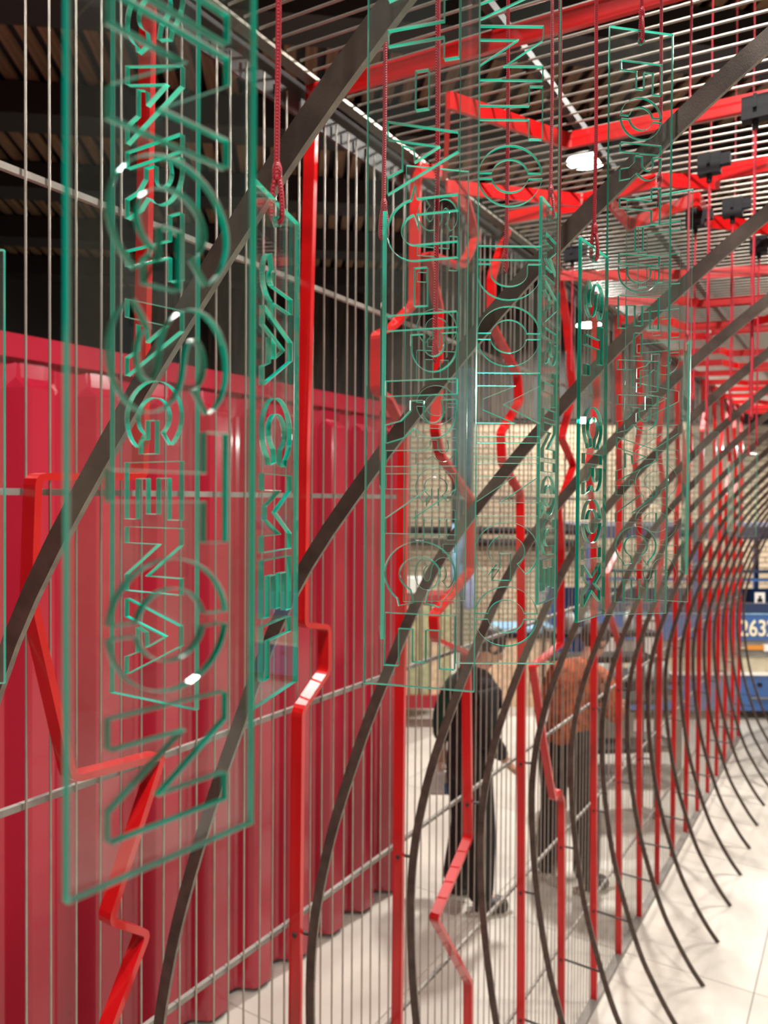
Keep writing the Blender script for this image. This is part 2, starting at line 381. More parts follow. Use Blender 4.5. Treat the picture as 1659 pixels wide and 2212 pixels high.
for k in range(-1, 17):
    lab = ORD[k + 1] + ' bent red steel bar from the camera along the wire wall'
    bar = empty('red_bar', lab, 'steel bar', P(tk(k), 0, 0), 0, 'bent red bars of the screen')
    o0 = P(tk(k), 0, 0)
    if k in WALLPX:
        path = [on_wall(*p) for p in WALLPX[k]]
        path = [(t, max(.012, z)) for t, z in path]
        if path[0][1] > 3.2: path[0] = (path[0][0], CZ - .01)
        else: path.insert(0, (path[0][0], CZ - .01))
        if path[-1][1] < .5: path[-1] = (path[-1][0], .012)
        else: path.append((path[-1][0] + (.004 if k < 0 else 0), .012))
    else:
        rn = random.Random(k * 3 + 1); t = tk(k); path = [(t, CZ - .01)]; z = CZ - .25
        while z > (1.3 if k < 9 else 2.2):
            path.append((t + rn.choice([-.11, 0, 0, .09, .13]) * (1 if rn.random() < .6 else .3), z)); z -= rn.uniform(.16, .4)
        path += [(t, max(1.05, z)), (t, .012)]
    path = round_path(path, .014)
    mb = MB(); flat_bar(mb, path, .012, -.017, .015, lambda a, b, w: P(a, w, b) - o0); mb.build('wall_run', M['red'], bar)
    if k in ROOFPX:
        rp = [on_roof(*p) for p in ROOFPX[k]]
        q = rp[-1]; rp.append((q[0] + (.02 if k else 0), max(2.0, q[1] + .4)))
    elif k < 0: rp = [(tk(k), 0), (tk(k), 2.0)]
    else:
        rn = random.Random(k * 5 + 2); t = tk(k); rp = [(t, .0), (t, .22 + rn.random() * .2)]; s = rp[-1][1]
        for dd in ((.17, -.12), (-.14, .18), (.12, -.2))[k % 3]:
            rp += [(rp[-1][0] + dd, s + rn.uniform(.02, .12)), (rp[-1][0] + dd, s + .3 + rn.random() * .25)]; s = rp[-1][1]
        rp.append((rp[-1][0], 2.0))
    rp[0] = (path[0][0], 0.0)
    rp = round_path(rp, .014)
    mb = MB(); flat_bar(mb, rp, .012, -.052, -.012, lambda a, b, w: P(a, b, CZ + w + SLOPE * b) - o0); mb.build('ceiling_run', M['red'], bar)
    # a small bracket at each tie reaches over to the rib, with a bolt head
    for z in TIES[:3]:
        tt = None
        for (t0, z0), (t1, z1) in zip(path, path[1:]):
            if (z0 - z) * (z1 - z) <= 0 and abs(z1 - z0) > 1e-6: tt = t0 + (t1 - t0) * (z - z0) / (z1 - z0)
        if tt is None or abs(tt - tk(k)) > .05: continue
        b = MB().tube([P(tt, -.014, z - .012) - o0 + D * .008, P(tk(k), ribs(z) - .006, z - .012) - o0 + D * .008], .005, 6).build('bracket', M['dark'], bar)
        MB().tube([P(tt, 0, z - .012) - o0 - D * .010, P(tt, 0, z - .012) - o0 - D * .005], .006, 8).build('bolt', M['dark'], b)

RIB = [(.435, .004), (.375, .08), (.30, .2), (.215, .37), (.11, .7), (.056, 1.0), (.034, 1.25), (.038, 1.48), (.08, 1.7), (.145, 1.9), (.225, 2.1),
       (.345, 2.35), (.50, 2.55), (.69, 2.75), (.84, 2.88), (1.03, 3.02), (1.25, 3.14), (1.5, 3.235), (1.8, 3.30)]
RIB = [(s + .004, z) for s, z in RIB]
rp = catmull(RIB, 4); mb = MB()
flat_bar(mb, rp, .024, -.003, .003, lambda a, b, w: N * a + D * w + Vector((0, 0, b)), 0, 1)
ribm = mb.mesh('rib', [M['rib'], M['ribedge']])
for k in range(-2, 17):
    o = link('curved_rib', ribm); o.location = P(tk(k), 0, 0)
    tag(o, ORD[k + 2] + ' dark brown curved steel rib from the camera, leaning out over the wires', 'steel rib', 'curved dark ribs of the screen')

# ================================================================== hanging acrylic signs with stencil-cut letters
def arc(cx, cy_, rx, ry, a0, a1, n=14): return [(cx + rx * cos(radians(a0 + (a1 - a0) * i / n)), cy_ + ry * sin(radians(a0 + (a1 - a0) * i / n))) for i in range(n + 1)]
def stroke(path, t):
    L, R = strip(path, t); return [tuple(p) for p in L] + [tuple(p) for p in reversed(R)]
ST = .205
def ring_half(w, sgn, g=.05, t=ST):
    cx = w / 2; a = math.degrees(math.asin(g / (w / 2))); b = math.degrees(math.asin(g / (w / 2 - t)))
    if sgn > 0: return arc(cx, .5, w / 2, .5, -90 + a, 90 - a, 18) + arc(cx, .5, w / 2 - t, .5 - t, 90 - b, -90 + b, 18)
    return arc(cx, .5, w / 2, .5, 90 + a, 270 - a, 18) + arc(cx, .5, w / 2 - t, .5 - t, 270 - b, 90 + b, 18)
def glyph(c):
    R = lambda x0, y0, x1, y1: [(x0, y0), (x1, y0), (x1, y1), (x0, y1)]
    t = ST
    if c == 'A': return 1.0, [[(0, 0), (.277, 1), (.523, 1), (1, 0), (.77, 0), (.69, .215), (.36, .215), (.415, .37), (.61, .385), (.43, .746), (.235, 0)]]
    if c in 'CÇ':
        w = .9; p = stroke([(w - .03, .5 - .19)] + arc(w / 2, .5, w / 2 - t / 2, .5 - t / 2, -34, -326, 30) + [(w - .03, .5 + .19)], t)
        return w, [p] + ([R(.42, -.16, .54, -.05)] if c == 'Ç' else [])
    if c == 'D':
        w = .84; return w, [R(0, 0, t, 1), [(t + .08, 1), (t + .08, 1 - t)] + arc(.42, .5, w - .42 - t, .5 - t, 90, -90) + [(t + .08, t), (t + .08, 0)] + arc(.42, .5, w - .42, .5, -90, 90)]
    if c == 'E': return .73, [[(0, 0), (.73, 0), (.73, t), (t, t), (t, .5 - .09), (.66, .5 - .09), (.66, .5 + .09), (t, .5 + .09), (t, 1 - t), (.73, 1 - t), (.73, 1), (0, 1)]]
    if c == 'F': return .69, [[(0, 0), (t, 0), (t, .38), (.60, .38), (.60, .56), (t, .56), (t, 1 - t), (.69, 1 - t), (.69, 1), (0, 1)]]
    if c == 'G':
        w = .92; p = stroke(arc(w / 2, .5, w / 2 - t / 2, .5 - t / 2, 38, 325, 30), t)
        return w, [p, R(.50, .40, w, .56)[:0] or [(.50, .40), (.74, .40), (.74, .27), (w, .27), (w, .56), (.50, .56)]]
    if c == 'I': return t + .01, [R(0, 0, t + .01, 1)]
    if c == 'J': return .62, [stroke([(.62 - t / 2, 1), (.62 - t / 2, .32)] + arc(.31, .32, .31 - t / 2, .32 - t / 2, 0, -165, 14), t)]
    if c == 'K': return .86, [[(0, 0), (t, 0), (t, .36), (.32, .5), (.62, 0), (.86, 0), (.47, .64), (.82, 1), (.56, 1), (t, .62), (t, 1), (0, 1)]]
    if c == 'L': return .69, [[(0, 0), (.69, 0), (.69, t), (t, t), (t, 1), (0, 1)]]
    if c == 'M': return 1.0, [[(0, 0), (t, 0), (t, .62), (.42, .1), (.58, .1), (1 - t, .62), (1 - t, 0), (1, 0), (1, 1), (.80, 1), (.5, .42), (.2, 1), (0, 1)]]
    if c == 'N': return .83, [[(0, 0), (t, 0), (t, .62), (.83 - t, 0), (.83, 0), (.83, 1), (.83 - t, 1), (.83 - t, .38), (t, 1), (0, 1)]]
    if c == 'O': return .94, [ring_half(.94, -1), ring_half(.94, 1)]
    if c == 'Q': return .94, [ring_half(.94, -1), ring_half(.94, 1)[:0] or ring_half(.94, 1), [(.62, -.02), (.80, -.16), (.98, -.10), (.80, .02)]]
    if c in 'PR':
        w = .80; lo = .36
        bowl = [(t + .08, 1), (t + .08, 1 - t)] + arc(.44, .5 + lo / 2, w - .44 - t, .5 - lo / 2 - t + .03, 90, -90) + [(t + .08, lo + t - .03), (t + .08, lo)]
        if c == 'P': return w, [R(0, 0, t, 1), bowl + arc(.44, .5 + lo / 2, w - .44, .5 - lo / 2, -90, 90)]
        return .86, [R(0, 0, t, 1), bowl[:-1] + [(t + .08, lo), (.42, lo), (.56, .22), (.61, 0), (.86, 0), (.79, .26), (.66, .40)] + arc(.44, .5 + lo / 2, w - .44, .5 - lo / 2, -48, 90)]
    if c == 'S':
        w = .78; rx = w / 2 - t / 2
        return w, [stroke(arc(w / 2, .70, rx, .1975, 18, 250, 16) + arc(w / 2, .30, rx, .1975, 70, -162, 16), t)]
    if c == 'T': return .82, [[(.41 - t / 2, 0), (.41 + t / 2, 0), (.41 + t / 2, 1 - t), (.82, 1 - t), (.82, 1), (0, 1), (0, 1 - t), (.41 - t / 2, 1 - t)]]
    if c == 'U': return .84, [stroke([(t / 2, 1), (t / 2, .42)] + arc(.42, .42, .42 - t / 2, .42 - t / 2, 180, 360, 18) + [(.84 - t / 2, 1)], t)]
    if c == 'X': return .90, [[(0, 0), (.25, 0), (.45, .34), (.65, 0), (.90, 0), (.58, .5), (.88, 1), (.63, 1), (.45, .67), (.27, 1), (.02, 1), (.32, .5)]]
    if c == '-': return .52, [R(0, .40, .52, .58)]
    if c == '.': return .22, [R(0, 0, .22, .22)]
    if c == "'": return .22, [R(0, .70, .20, 1)]
    return .42, []
PW, PT, CAP, GAP = .155, .0080, .098, .11
def plate_mesh(text, cap=CAP, low=.028, top=.072, hmin=None):
    adv = []; y = 0
    for c in text:
        w, polys = glyph(c); adv.append((y, polys)); y += w + GAP
    Ht = (y - GAP) * cap + low + top if text else hmin
    cu = bpy.data.curves.new('plate', 'CURVE'); cu.dimensions = '2D'; cu.fill_mode = 'BOTH'; cu.extrude = PT / 2 - .0007
    cu.bevel_depth = .0007; cu.bevel_resolution = 0; cu.offset = -.0007
    def sp(pts):
        s = cu.splines.new('POLY'); s.points.add(len(pts) - 1); s.use_cyclic_u = True
        for q, p in zip(s.points, pts): q.co = (p[0], p[1], 0, 1)
    sp([(-PW / 2, 0), (PW / 2, 0), (PW / 2, Ht), (-PW / 2, Ht)])
    for y0, polys in adv:                       # letters turned a quarter turn clockwise: they read downwards
        for pg in polys: sp([((p[1] - .5) * cap + .001, Ht - top - (y0 + p[0]) * cap) for p in pg])
    sp([((.0065) * cos(a), Ht - .024 + .0065 * sin(a)) for a in [2 * pi * i / 16 for i in range(16)]])
    o = bpy.data.objects.new('tmp', cu); COL.objects.link(o)
    dg = bpy.context.evaluated_depsgraph_get(); dg.update()
    me = bpy.data.meshes.new_from_object(o.evaluated_get(dg)); bpy.data.objects.remove(o); bpy.data.curves.remove(cu)
    me.transform(Matrix.Rotation(pi / 2, 4, 'X'))
    b = bmesh.new(); b.from_mesh(me); bmesh.ops.remove_doubles(b, verts=b.verts, dist=1e-6); bmesh.ops.recalc_face_normals(b, faces=b.faces); b.to_mesh(me); b.free()
    for p in me.polygons: p.use_smooth = False
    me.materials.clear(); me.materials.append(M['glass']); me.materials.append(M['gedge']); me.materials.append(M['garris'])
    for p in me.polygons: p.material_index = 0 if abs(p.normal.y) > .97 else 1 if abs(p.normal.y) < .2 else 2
    return me, Ht
def cord(parent, Ht, topz, base):
    """braided cord from the clamp down to the hole, with a bound eye; local to the sign"""
    q = KS; hz = Ht - .024 * q; z1 = topz - base
    mb = MB(); ys = (PT / 2 + .003) * q
    n = 60; L = z1 - (hz + .06 * q)
    mb.tube([(.0012 * q * sin(i * .9), .0008 * q * cos(i * 1.3), hz + .062 * q + L * i / n) for i in range(n + 1)], .0040 * q, 8)
    eye = [(0, 0, .066), (0, ys * .7 / q, .045), (0, ys / q, .02), (0, ys * .9 / q, .003), (0, 0, -.0015), (0, -ys * .9 / q, .003), (0, -ys / q, .02), (0, -ys * .7 / q, .045), (0, 0, .066)]
    mb.tube(catmull([(a * q, b * q, hz + c * q) for a, b, c in eye], 3), .0036 * q, 8)
    mb.tube([(0, 0, hz + .052 * q), (.0005 * q, 0, hz + .057 * q), (0, 0, hz + .070 * q), (0, 0, hz + .076 * q)], [.004 * q, .0066 * q, .0062 * q, .004 * q], 10)
    return mb.build('hanging_cord', M['rope'], parent)
SIGNS = [  # text, x, y, base z, turn (deg from x), tilt, label
    ('KINGSTON', -.151, .541, 2.245, 52.0, 'nearest, blurred acrylic sign cut with the word KINGSTON'),
    ('CARTAGENA', -.290, .965, 2.245, -31.8, 'acrylic sign cut with the word CARTAGENA, behind the nearest sign'),
    ('JACMEL', -.141, 1.000, 2.245, 76.6, 'short narrow-looking acrylic sign cut with the word JACMEL on a thick red cord'),
    ('PORT-AU-PRINCE', .048, 1.044, 2.245, -17.2, 'acrylic sign cut with PORT-AU-PRINCE, facing the camera near the middle'),
    ('SANTO DOMINGO', .191, 1.201, 2.245, 0.5, 'acrylic sign cut with SANTO DOMINGO, right of the middle one'),
    ("ST. GEORGE'S", .123, 1.850, 2.257, 12.0, "acrylic sign cut with ST. GEORGE'S, seen through the middle sign"),
    ('MARTINIQUE', .387, 1.819, 2.263, 61.7, 'narrow-looking acrylic sign ending in the letters QUE, between two wider signs'),
    ('ST. CROIX', .438, 1.624, 2.253, 54.2, 'acrylic sign cut with ST. CROIX, seen at a slant'),
    ('FORT-DE-FRANCE', .570, 1.741, 2.245, 11.0, 'tall acrylic sign cut with FORT-DE-FRANCE'),
    ('LE FRANÇOIS', .671, 1.900, 2.257, -27.6, 'acrylic sign cut with LE FRANÇOIS, overlapping the tall sign'),
    ('', -.004, 1.483, 2.245, 91.6, 'acrylic sign turned edge-on, a bright green line left of the middle sign'),
    ('', 1.085, 2.773, 2.245, 74.0, 'distant acrylic sign turned nearly edge-on behind the right-hand signs'),
    ('', 2.125, 5.07, 2.245, 4.0, 'far acrylic sign with its face to the camera among the dense ribs'),
    ('', 2.72, 5.75, 2.245, 15.0, 'far acrylic sign at the right edge, close to the dense ribs'),
    ('', 3.01, 6.68, 2.245, 50.0, 'farthest acrylic sign, turned aside between the last ribs'),
    ('', -.585, 1.02, 2.25, 8.0, 'acrylic sign at the left edge of the picture, only its green side showing'),
]
KS = .50          # the signs are small sheets 4 mm thick hanging close by, nearer than the ribs behind them
HM = [.78, .82, .72, .62, .60, .58]; hi = 0
clampm = MB(); clampm.box((0, 0, 0), (.055, .03, .05)); clampm.box((.036, 0, .006), (.03, .022, .028)); clampm.tube([(0, 0, -.02), (0, 0, -.045)], .007, 8); clampm.box((0, -.016, .012), (.008, .006, .03))
clampme = clampm.mesh('cord_clamp', M['black'])
for text, x, y, bz, deg, lab in SIGNS:
    me, Ht = plate_mesh(text) if text else plate_mesh('', hmin=HM[hi])
    hi += not text
    me.transform(Matrix.Scale(KS, 4)); Ht *= KS; x *= KS; y *= KS; bz = 2.5 - (2.5 - bz) * KS
    g = empty('hanging_sign', lab, 'sign', (x, y, bz), radians(deg), 'hanging acrylic signs')
    link('acrylic_plate', me, None, g)
    s = Vector((x, y, 0)).dot(N) - N0
    topz = HC - .29
    cord(g, Ht, topz, bz)
# further red cords with their clamps, hanging farther along the screen
for i, (px, py, Y, yend, lb) in enumerate([(1633, 195, 0, 900, 'nearest of the loose red cords at the top right'), (1583, 420, 0, 905, 'second loose red cord at the top right'),
                                          (1640, 505, 0, 960, 'loose red cord by the right edge of the picture'), (1503, 445, 0, 860, 'loose red cord between the far signs and the right edge'),
                                          (1533, 322, 0, 905, 'loose red cord above the far signs'), (1237, 525, 0, 800, 'loose red cord behind the ST. CROIX sign'),
                                          (1098, 0, .81, 575, 'loose red cord behind the SANTO DOMINGO sign'), (946, 0, .66, 765, 'loose red cord behind the PORT-AU-PRINCE sign'), (1211, 0, .76, 620, 'loose red cord left of the ST. CROIX sign')]):
    if Y == 0:                                  # hangs from a clamp under the wire ceiling
        t, s = on_roof(px, py); q = P(t, s, CZ + SLOPE * s - .095); X, Y, zt = q; rad = .0032; held = True
    else:
        r = ray(px, py); X = r.x / r.y * Y; zt = HC - .29; rad = .0019; held = False
    r2 = ray(px, yend); ze = 2.5 + r2.z / r2.y * Y
    mb = MB(); L = zt - ze
    mb.tube([(.0007 * sin(j * .9), .0007 * cos(j * 1.7), ze + L * j / 40 - zt) for j in range(41)], rad, 8)
    mb.tube([(0, 0, ze - zt - .008), (0, 0, ze - zt), (0, 0, ze - zt + .012)], [.0006, rad * 1.7, rad], 8)
    o = mb.build('loose_rope', M['rope']); o.location = (X, Y, zt); tag(o, lb, 'rope', 'loose red cords')
    if not held: continue
    c = link('cord_clamp', clampme); c.location = (X, Y, zt + .024); c.rotation_euler = (0, 0, -AZ)
    tag(c, 'black cord clamp holding the ' + lb, 'clamp', 'black cord clamps under the wire ceiling')

# ================================================================== crimson container behind the wires
cs = lambda t: -1.717 + .0564 * t
CT0, CT1 = -1.4, 4.32
ct = empty('container', 'long crimson corrugated steel container standing behind the wire wall', 'container', P(CT0, cs(CT0), 0))
co = P(CT0, cs(CT0), 0); dirc = (P(CT1, cs(CT1), 0) - co).normalized(); nc = Vector((dirc.y, -dirc.x, 0)); Lc = (P(CT1, cs(CT1), 0) - co).length
CH = 3.10; per = .30; prof = []
x = 0
while x < Lc - .02:
    for f, dd in ((0, 0), (.07, 0), (.085, .008), (.125, .082), (.145, .095), (.235, .095), (.255, .082), (.290, .008)):
        if x + f < Lc: prof.append((x + f, dd))
    x += per
prof.append((Lc, 0))
mb = MB(); vs = []
zs = [(.03, 1.0), (CH - .19, 1.0), (CH - .145, .2), (CH - .02, .0)]
for z, kf in zs:
    vs += [dirc * a + nc * (b * kf) + Vector((0, 0, z)) for a, b in prof]
n = len(prof)
mb.add(vs, [(r * n + i, r * n + i + 1, (r + 1) * n + i + 1, (r + 1) * n + i) for r in range(len(zs) - 1) for i in range(n - 1)], 0, False)
mb.build('corrugated_side', M['box'], ct)
RC = Matrix.Rotation(atan2(dirc.y, dirc.x), 3, 'Z')
def cbox(a, b, z, da, db, dz): return MB().box(dirc * a + nc * b + Vector((0, 0, z)), (da, db, dz), RC)
cbox(Lc / 2, -.02, CH - .03, Lc + .04, .10, .09).build('top_rail', M['box'], ct)
cbox(Lc / 2, -.08, .12, Lc - .1, .08, .12).build('bottom_rail', M['boxdark'], ct)
cbox(Lc + .0, -.05, CH / 2, .07, .12, CH - .04).build('corner_post', M['box'], ct)
cbox(Lc / 2, -1.25, CH - .02, Lc, 2.4, .04).build('roof', M['boxdark'], ct)
cbox(Lc - .02, -1.25, CH / 2, .05, 2.3, CH - .1).build('end_wall', M['box'], ct)
cbox(Lc / 2, -1.25, .10, Lc - .1, 2.3, .06).build('deck', M['boxdark'], ct)
for a in (.1, Lc / 2, Lc - .1):
    for b in (-.1, -2.3): cbox(a, b, .035, .16, .14, .07).build('foot', M['dark'], ct)
# display case with striped cloth and a red plinth beyond the container
cs_ = empty('display_case', 'booth with olive and tan striped cloth on a red plinth beyond the container', 'booth', (.28, 8.6, 0), 0)
MB().box((0, 0, .30), (.95, .5, .14)).build('plinth', M['boxdark'], cs_)
for a in (-.42, .42):
    for b in (-.2, .2): MB().box((a, b, .12), (.06, .06, .24)).build('leg', M['dark'], cs_)
for i in range(8):
    MB().box((-.40 + i * .115, -.2, .86), (.095, .04, .98)).build('cloth_strip', M['olive'] if i % 3 else M['tan'], cs_)
MB().box((0, 0.02, 1.42), (.98, .46, .09)).build('header', M['boxdark'], cs_); MB().box((0, .2, .86), (.95, .03, 1.0)).build('back_board', M['cream'], cs_)
MB().box((-.1, -.02, 1.56), (.55, .3, .16)).build('white_carton', M['white'], cs_)
# tall draped banner
bn = empty('tall_banner', 'tall slate and light-blue draped cloth banner hanging by the brick wall', 'banner', (.98, 9.6, 0))
def drape(z0, z1, w, m, name, ph=0, dy=0, xo=0):
    mb = MB(); nn = 28; vs = []
    for z, kz in ((z0, 1.0), ((z0 + z1) / 2, .8), (z1, .55)):
        vs += [(xo - w / 2 + w * i / nn, dy + .03 * kz * sin(i * 1.1 + ph) + .015 * sin(i * 2.3), z) for i in range(nn + 1)]
    mb.add(vs, [(r * (nn + 1) + i, r * (nn + 1) + i + 1, (r + 1) * (nn + 1) + i + 1, (r + 1) * (nn + 1) + i) for r in range(2) for i in range(nn)], 0, True)
    o = mb.build(name, m, bn); sm = o.modifiers.new('thick', 'SOLIDIFY'); sm.thickness = .012; return o
drape(2.22, 4.15, .27, M['slate'], 'upper_cloth'); drape(1.30, 2.21, .27, M['sky'], 'lower_cloth', 1.2)
drape(1.72, 2.20, .13, M['lilac'], 'lilac_panel', .4, -.05, .06)
MB().lathe([(.04, 1.15), (.075, 1.2), (.08, 1.45), (.06, 1.6), (.02, 1.66)], (.07, -.09, 0)).build('lilac_tassel', M['lilac'], bn)
MB().lathe([(.055, 1.60), (.06, 1.64), (.04, 1.69), (.01, 1.70)], (.07, -.09, 0)).build('pink_cap', M['pink'], bn)
MB().tube([(-.2, 0, 4.17), (.2, 0, 4.17)], .015, 8).build('top_rod', M['dark'], bn)
MB().tube([(0, .05, .02), (0, .05, 4.17)], .02, 8).build('pole', M['dark'], bn); MB().box((0, .05, .015), (.4, .4, .03)).build('foot', M['dark'], bn)

# ================================================================== blue bus
BY = 8.75
bus = empty('blue_bus', 'old open-sided blue bus with the number 2632 parked by the brick wall', 'bus', (5.2, BY, 0))
BX0, BX1 = -2.9, 3.4
def bb(name, x0, x1, y0, y1, z0, z1, m, p=None): return MB().box(((x0 + x1) / 2, (y0 + y1) / 2, (z0 + z1) / 2), (x1 - x0, y1 - y0, z1 - z0)).build(name, m, p or bus)
bb('lower_panel', BX0, BX1, 0, .06, .12, .53, M['blue']); bb('white_trim', BX0, BX1, -.03, .02, .53, .56, M['white'])
bb('grey_skirt', BX0, BX1, .01, .06, .56, .74, M['cream']); bb('grey_band', BX0, BX1, -.005, .06, .74, .93, M['greyp'])
sp_ = bb('number_band', BX0, BX1, -.02, .06, .93, 1.24, M['blue']); bb('bright_line', BX0, BX1, -.03, -.015, 1.225, 1.245, M['sky'])
bb('waist_rail', BX0, BX1, -.035, .08, 1.245, 1.35, M['navy'])
bb('window_rail', BX0, BX1, 0, .03, 1.60, 1.63, M['blue']); bb('window_rail', BX0, BX1, 0, .03, 1.70, 1.73, M['navy'])
for x in (-2.85, -1.62, -.62, .45, 1.5, 2.5, 3.35): bb('pillar', x - .035, x + .035, 0, .07, 1.35, 2.1, M['blue'])
bb('roof_rail', BX0, BX1, -.03, .08, 2.08, 2.22, M['navy']); bb('roof', BX0, BX1, 0, 2.0, 2.16, 2.22, M['navy'])
bb('floor_deck', BX0, BX1, .05, 2.0, .30, .36, M['dark']); bb('far_side', BX0, BX1, 1.95, 2.0, .3, 1.3, M['blue'])
for x in (-2.5, .0, 2.5): bb('far_pillar', x - .03, x + .03, 1.95, 2.0, 1.3, 2.16, M['blue'])
for x in (-1.7, 2.3):
    for y in (.22, 1.8):
        w = MB(); R_ = Matrix.Rotation(pi / 2, 4, 'X'); w.lathe([(.12, -.09), (.30, -.09), (.33, -.05), (.33, .05), (.30, .09), (.12, .09)], n=24); w.v = [tuple(R_ @ Vector(v) + Vector((x, y, .33))) for v in w.v]
        w.build('wheel', M['black'], bus)
ml = bb('marker_lamp', -1.07, -.87, -.035, .0, .825, .875, M['amber'])
bb('lamp_cap', -.87, -.80, -.04, .0, .81, .885, M['white'], ml); bb('lamp_cap', -1.16, -1.07, -.03, .0, .835, .865, M['cream'], ml)
for x in (-.92, .3): bb('door_latch', x, x + .045, -.015, .0, .40, .44, M['black'])
bb('step_bar', -1.0, -.78, -.03, .0, .26, .275, M['greyp'])
def text_obj(s, size, m, parent, loc, name):
    cu = bpy.data.curves.new(name, 'FONT'); cu.body = s; cu.size = size; cu.extrude = .004; cu.offset = .004
    o = bpy.data.objects.new('tmp', cu); COL.objects.link(o); dg = bpy.context.evaluated_depsgraph_get(); dg.update()
    me = bpy.data.meshes.new_from_object(o.evaluated_get(dg)); bpy.data.objects.remove(o); bpy.data.curves.remove(cu)
    me.transform(Matrix.Rotation(pi / 2, 4, 'X')); me.materials.clear(); me.materials.append(m)
    me.transform(Matrix.Diagonal((.80, 1, 1, 1)))
    o = link(name, me, None, parent); o.location = loc; return o
text_obj('2632', .255, M['ivory'], sp_, (-1.145, -.026, .985), 'number')
card = empty('portrait_card', 'small white card with a dark portrait standing on the bus waist rail', 'card', (4.30, BY + .02, 1.352))
MB().box((0, 0, .06), (.115, .008, .12)).build('card', M['white'], card)
pp = MB(); pp.box((0, -.006, .03), (.06, .003, .04)); pp.box((0, -.006, .068), (.026, .003, .034)); pp.build('portrait', M['black'], card)

# ================================================================== work table with jars and crates between the visitors and the bus
wt = empty('work_table', 'grey steel work table with two shelves behind the ribs', 'table', (2.15, 6.9, 0))
MB().box((0, 0, .93), (.90, .55, .03)).build('table_top', M['black'], wt); MB().box((0, 0, .34), (.86, .5, .03)).build('lower_shelf', M['greyp'], wt)
MB().box((0, -.02, .80), (.86, .5, .05)).build('apron', M['greyp'], wt)
for a in (-.42, .42):
    for b in (-.24, .24): MB().box((a, b, .46), (.05, .05, .92)).build('leg', M['tie'], wt)
sh = empty('black_shelf', 'black shelf rack with thin boards standing behind the person in rust clothes', 'shelf', (1.72, 6.1, 0), .1)
for z in (.55, .93, 1.26, 1.46): MB().box((0, 0, z), (.85, .28, .035)).build('shelf_board', M['black'], sh)
for a in (-.42, .42):
    for b in (-.12, .12): MB().box((a, b, .75), (.022, .022, 1.5)).build('upright', M['dark'], sh)
jar = MB().lathe([(.035, 0), (.04, .01), (.04, .10), (.03, .13), (.018, .15), (.018, .17)]).mesh('jar', M['bottle']); lid = MB().lathe([(.021, .168), (.021, .185)]).mesh('lid', M['chrome'])
def place_jar(x, y, z, lb, gr):
    o = link('jar', jar); o.location = (x, y, z); tag(o, lb, 'jar', gr); l = link('lid', lid, parent=o)
for i in range(6): place_jar(1.78 + i * .14, 6.72 + .03 * (i % 2), .946, ORD[i] + ' pale jar from the left on the work table', 'jars on the work table')
for i in range(4): place_jar(1.48 + i * .16, 6.08 + i * .015, 1.478, ORD[i] + ' pale jar from the left on top of the black shelf rack', 'jars on the black shelf')
for i, (x, y, z, d, lb) in enumerate([(2.05, 7.02, .946, (.20, .2, .34), 'pale upright crate on the left of the work table'), (2.42, 7.0, .946, (.18, .2, .48), 'pale tall crate on the right of the work table'), (2.0, 6.85, .356, (.4, .3, .28), 'grey crate on the lower shelf of the work table')]):
    c = empty('crate', lb, 'crate', (x, y, z)); m = M['greyp'] if i == 2 else M['white']
    MB().box((0, 0, d[2] / 2), d).build('body', m, c); MB().box((0, 0, d[2] + .008), (d[0] + .02, d[1] + .02, .016)).build('lid', M['greyp'], c)
ea = empty('glass_case', 'bluish glass-topped counter against the wall behind the visitors', 'counter', (1.70, 9.6, 0))
MB().box((0, 0, .42), (.84, .6, .84)).build('counter_body', M['tan'], ea); MB().box((0, 0, .87), (.9, .66, .06)).build('counter_edge', M['black'], ea); MB().box((0, -.05, .93), (.8, .5, .05)).build('glass_top', M['sky'], ea)

# ================================================================== visitors
def skin_mesh(joints, bones, sub=2):
    me = bpy.data.meshes.new('sk'); names = list(joints); me.from_pydata([joints[k][0] for k in names], [(names.index(a), names.index(b)) for a, b in bones], [])
    o = bpy.data.objects.new('sk', me); COL.objects.link(o)
    md = o.modifiers.new('s', 'SKIN'); md.use_smooth_shade = True
    sv = me.skin_vertices[0].data
    for i, k in enumerate(names):
        r = joints[k][1]; sv[i].radius = (r, r) if not isinstance(r, tuple) else r; sv[i].use_root = (i == 0)
    ss = o.modifiers.new('b', 'SUBSURF'); ss.levels = sub; ss.render_levels = sub
    dg = bpy.context.evaluated_depsgraph_get(); dg.update()
    r = bpy.data.meshes.new_from_object(o.evaluated_get(dg)); bpy.data.objects.remove(o)
    for p in r.polygons: p.use_smooth = True
    return r
def add_skin(name, joints, bones, m, parent, sub=2):
    me = skin_mesh(joints, bones, sub); me.materials.clear(); me.materials.append(m); return link(name, me, None, parent)
def chain(*n): return list(zip(n, n[1:]))
def ell(c, r, rot=None, nu=18, nv=12):
    mb = MB(); R = rot or Matrix.Identity(3); c = Vector(c); vs = []
    for i in range(nv + 1):
        th = pi * i / nv
        for j in range(nu):
            ph = 2 * pi * j / nu; vs.append(c + R @ Vector((r[0] * sin(th) * cos(ph), r[1] * sin(th) * sin(ph), r[2] * cos(th))))
    mb.add(vs, [(i * nu + j, i * nu + (j + 1) % nu, (i + 1) * nu + (j + 1) % nu, (i + 1) * nu + j) for i in range(nv) for j in range(nu)], 0, True); return mb
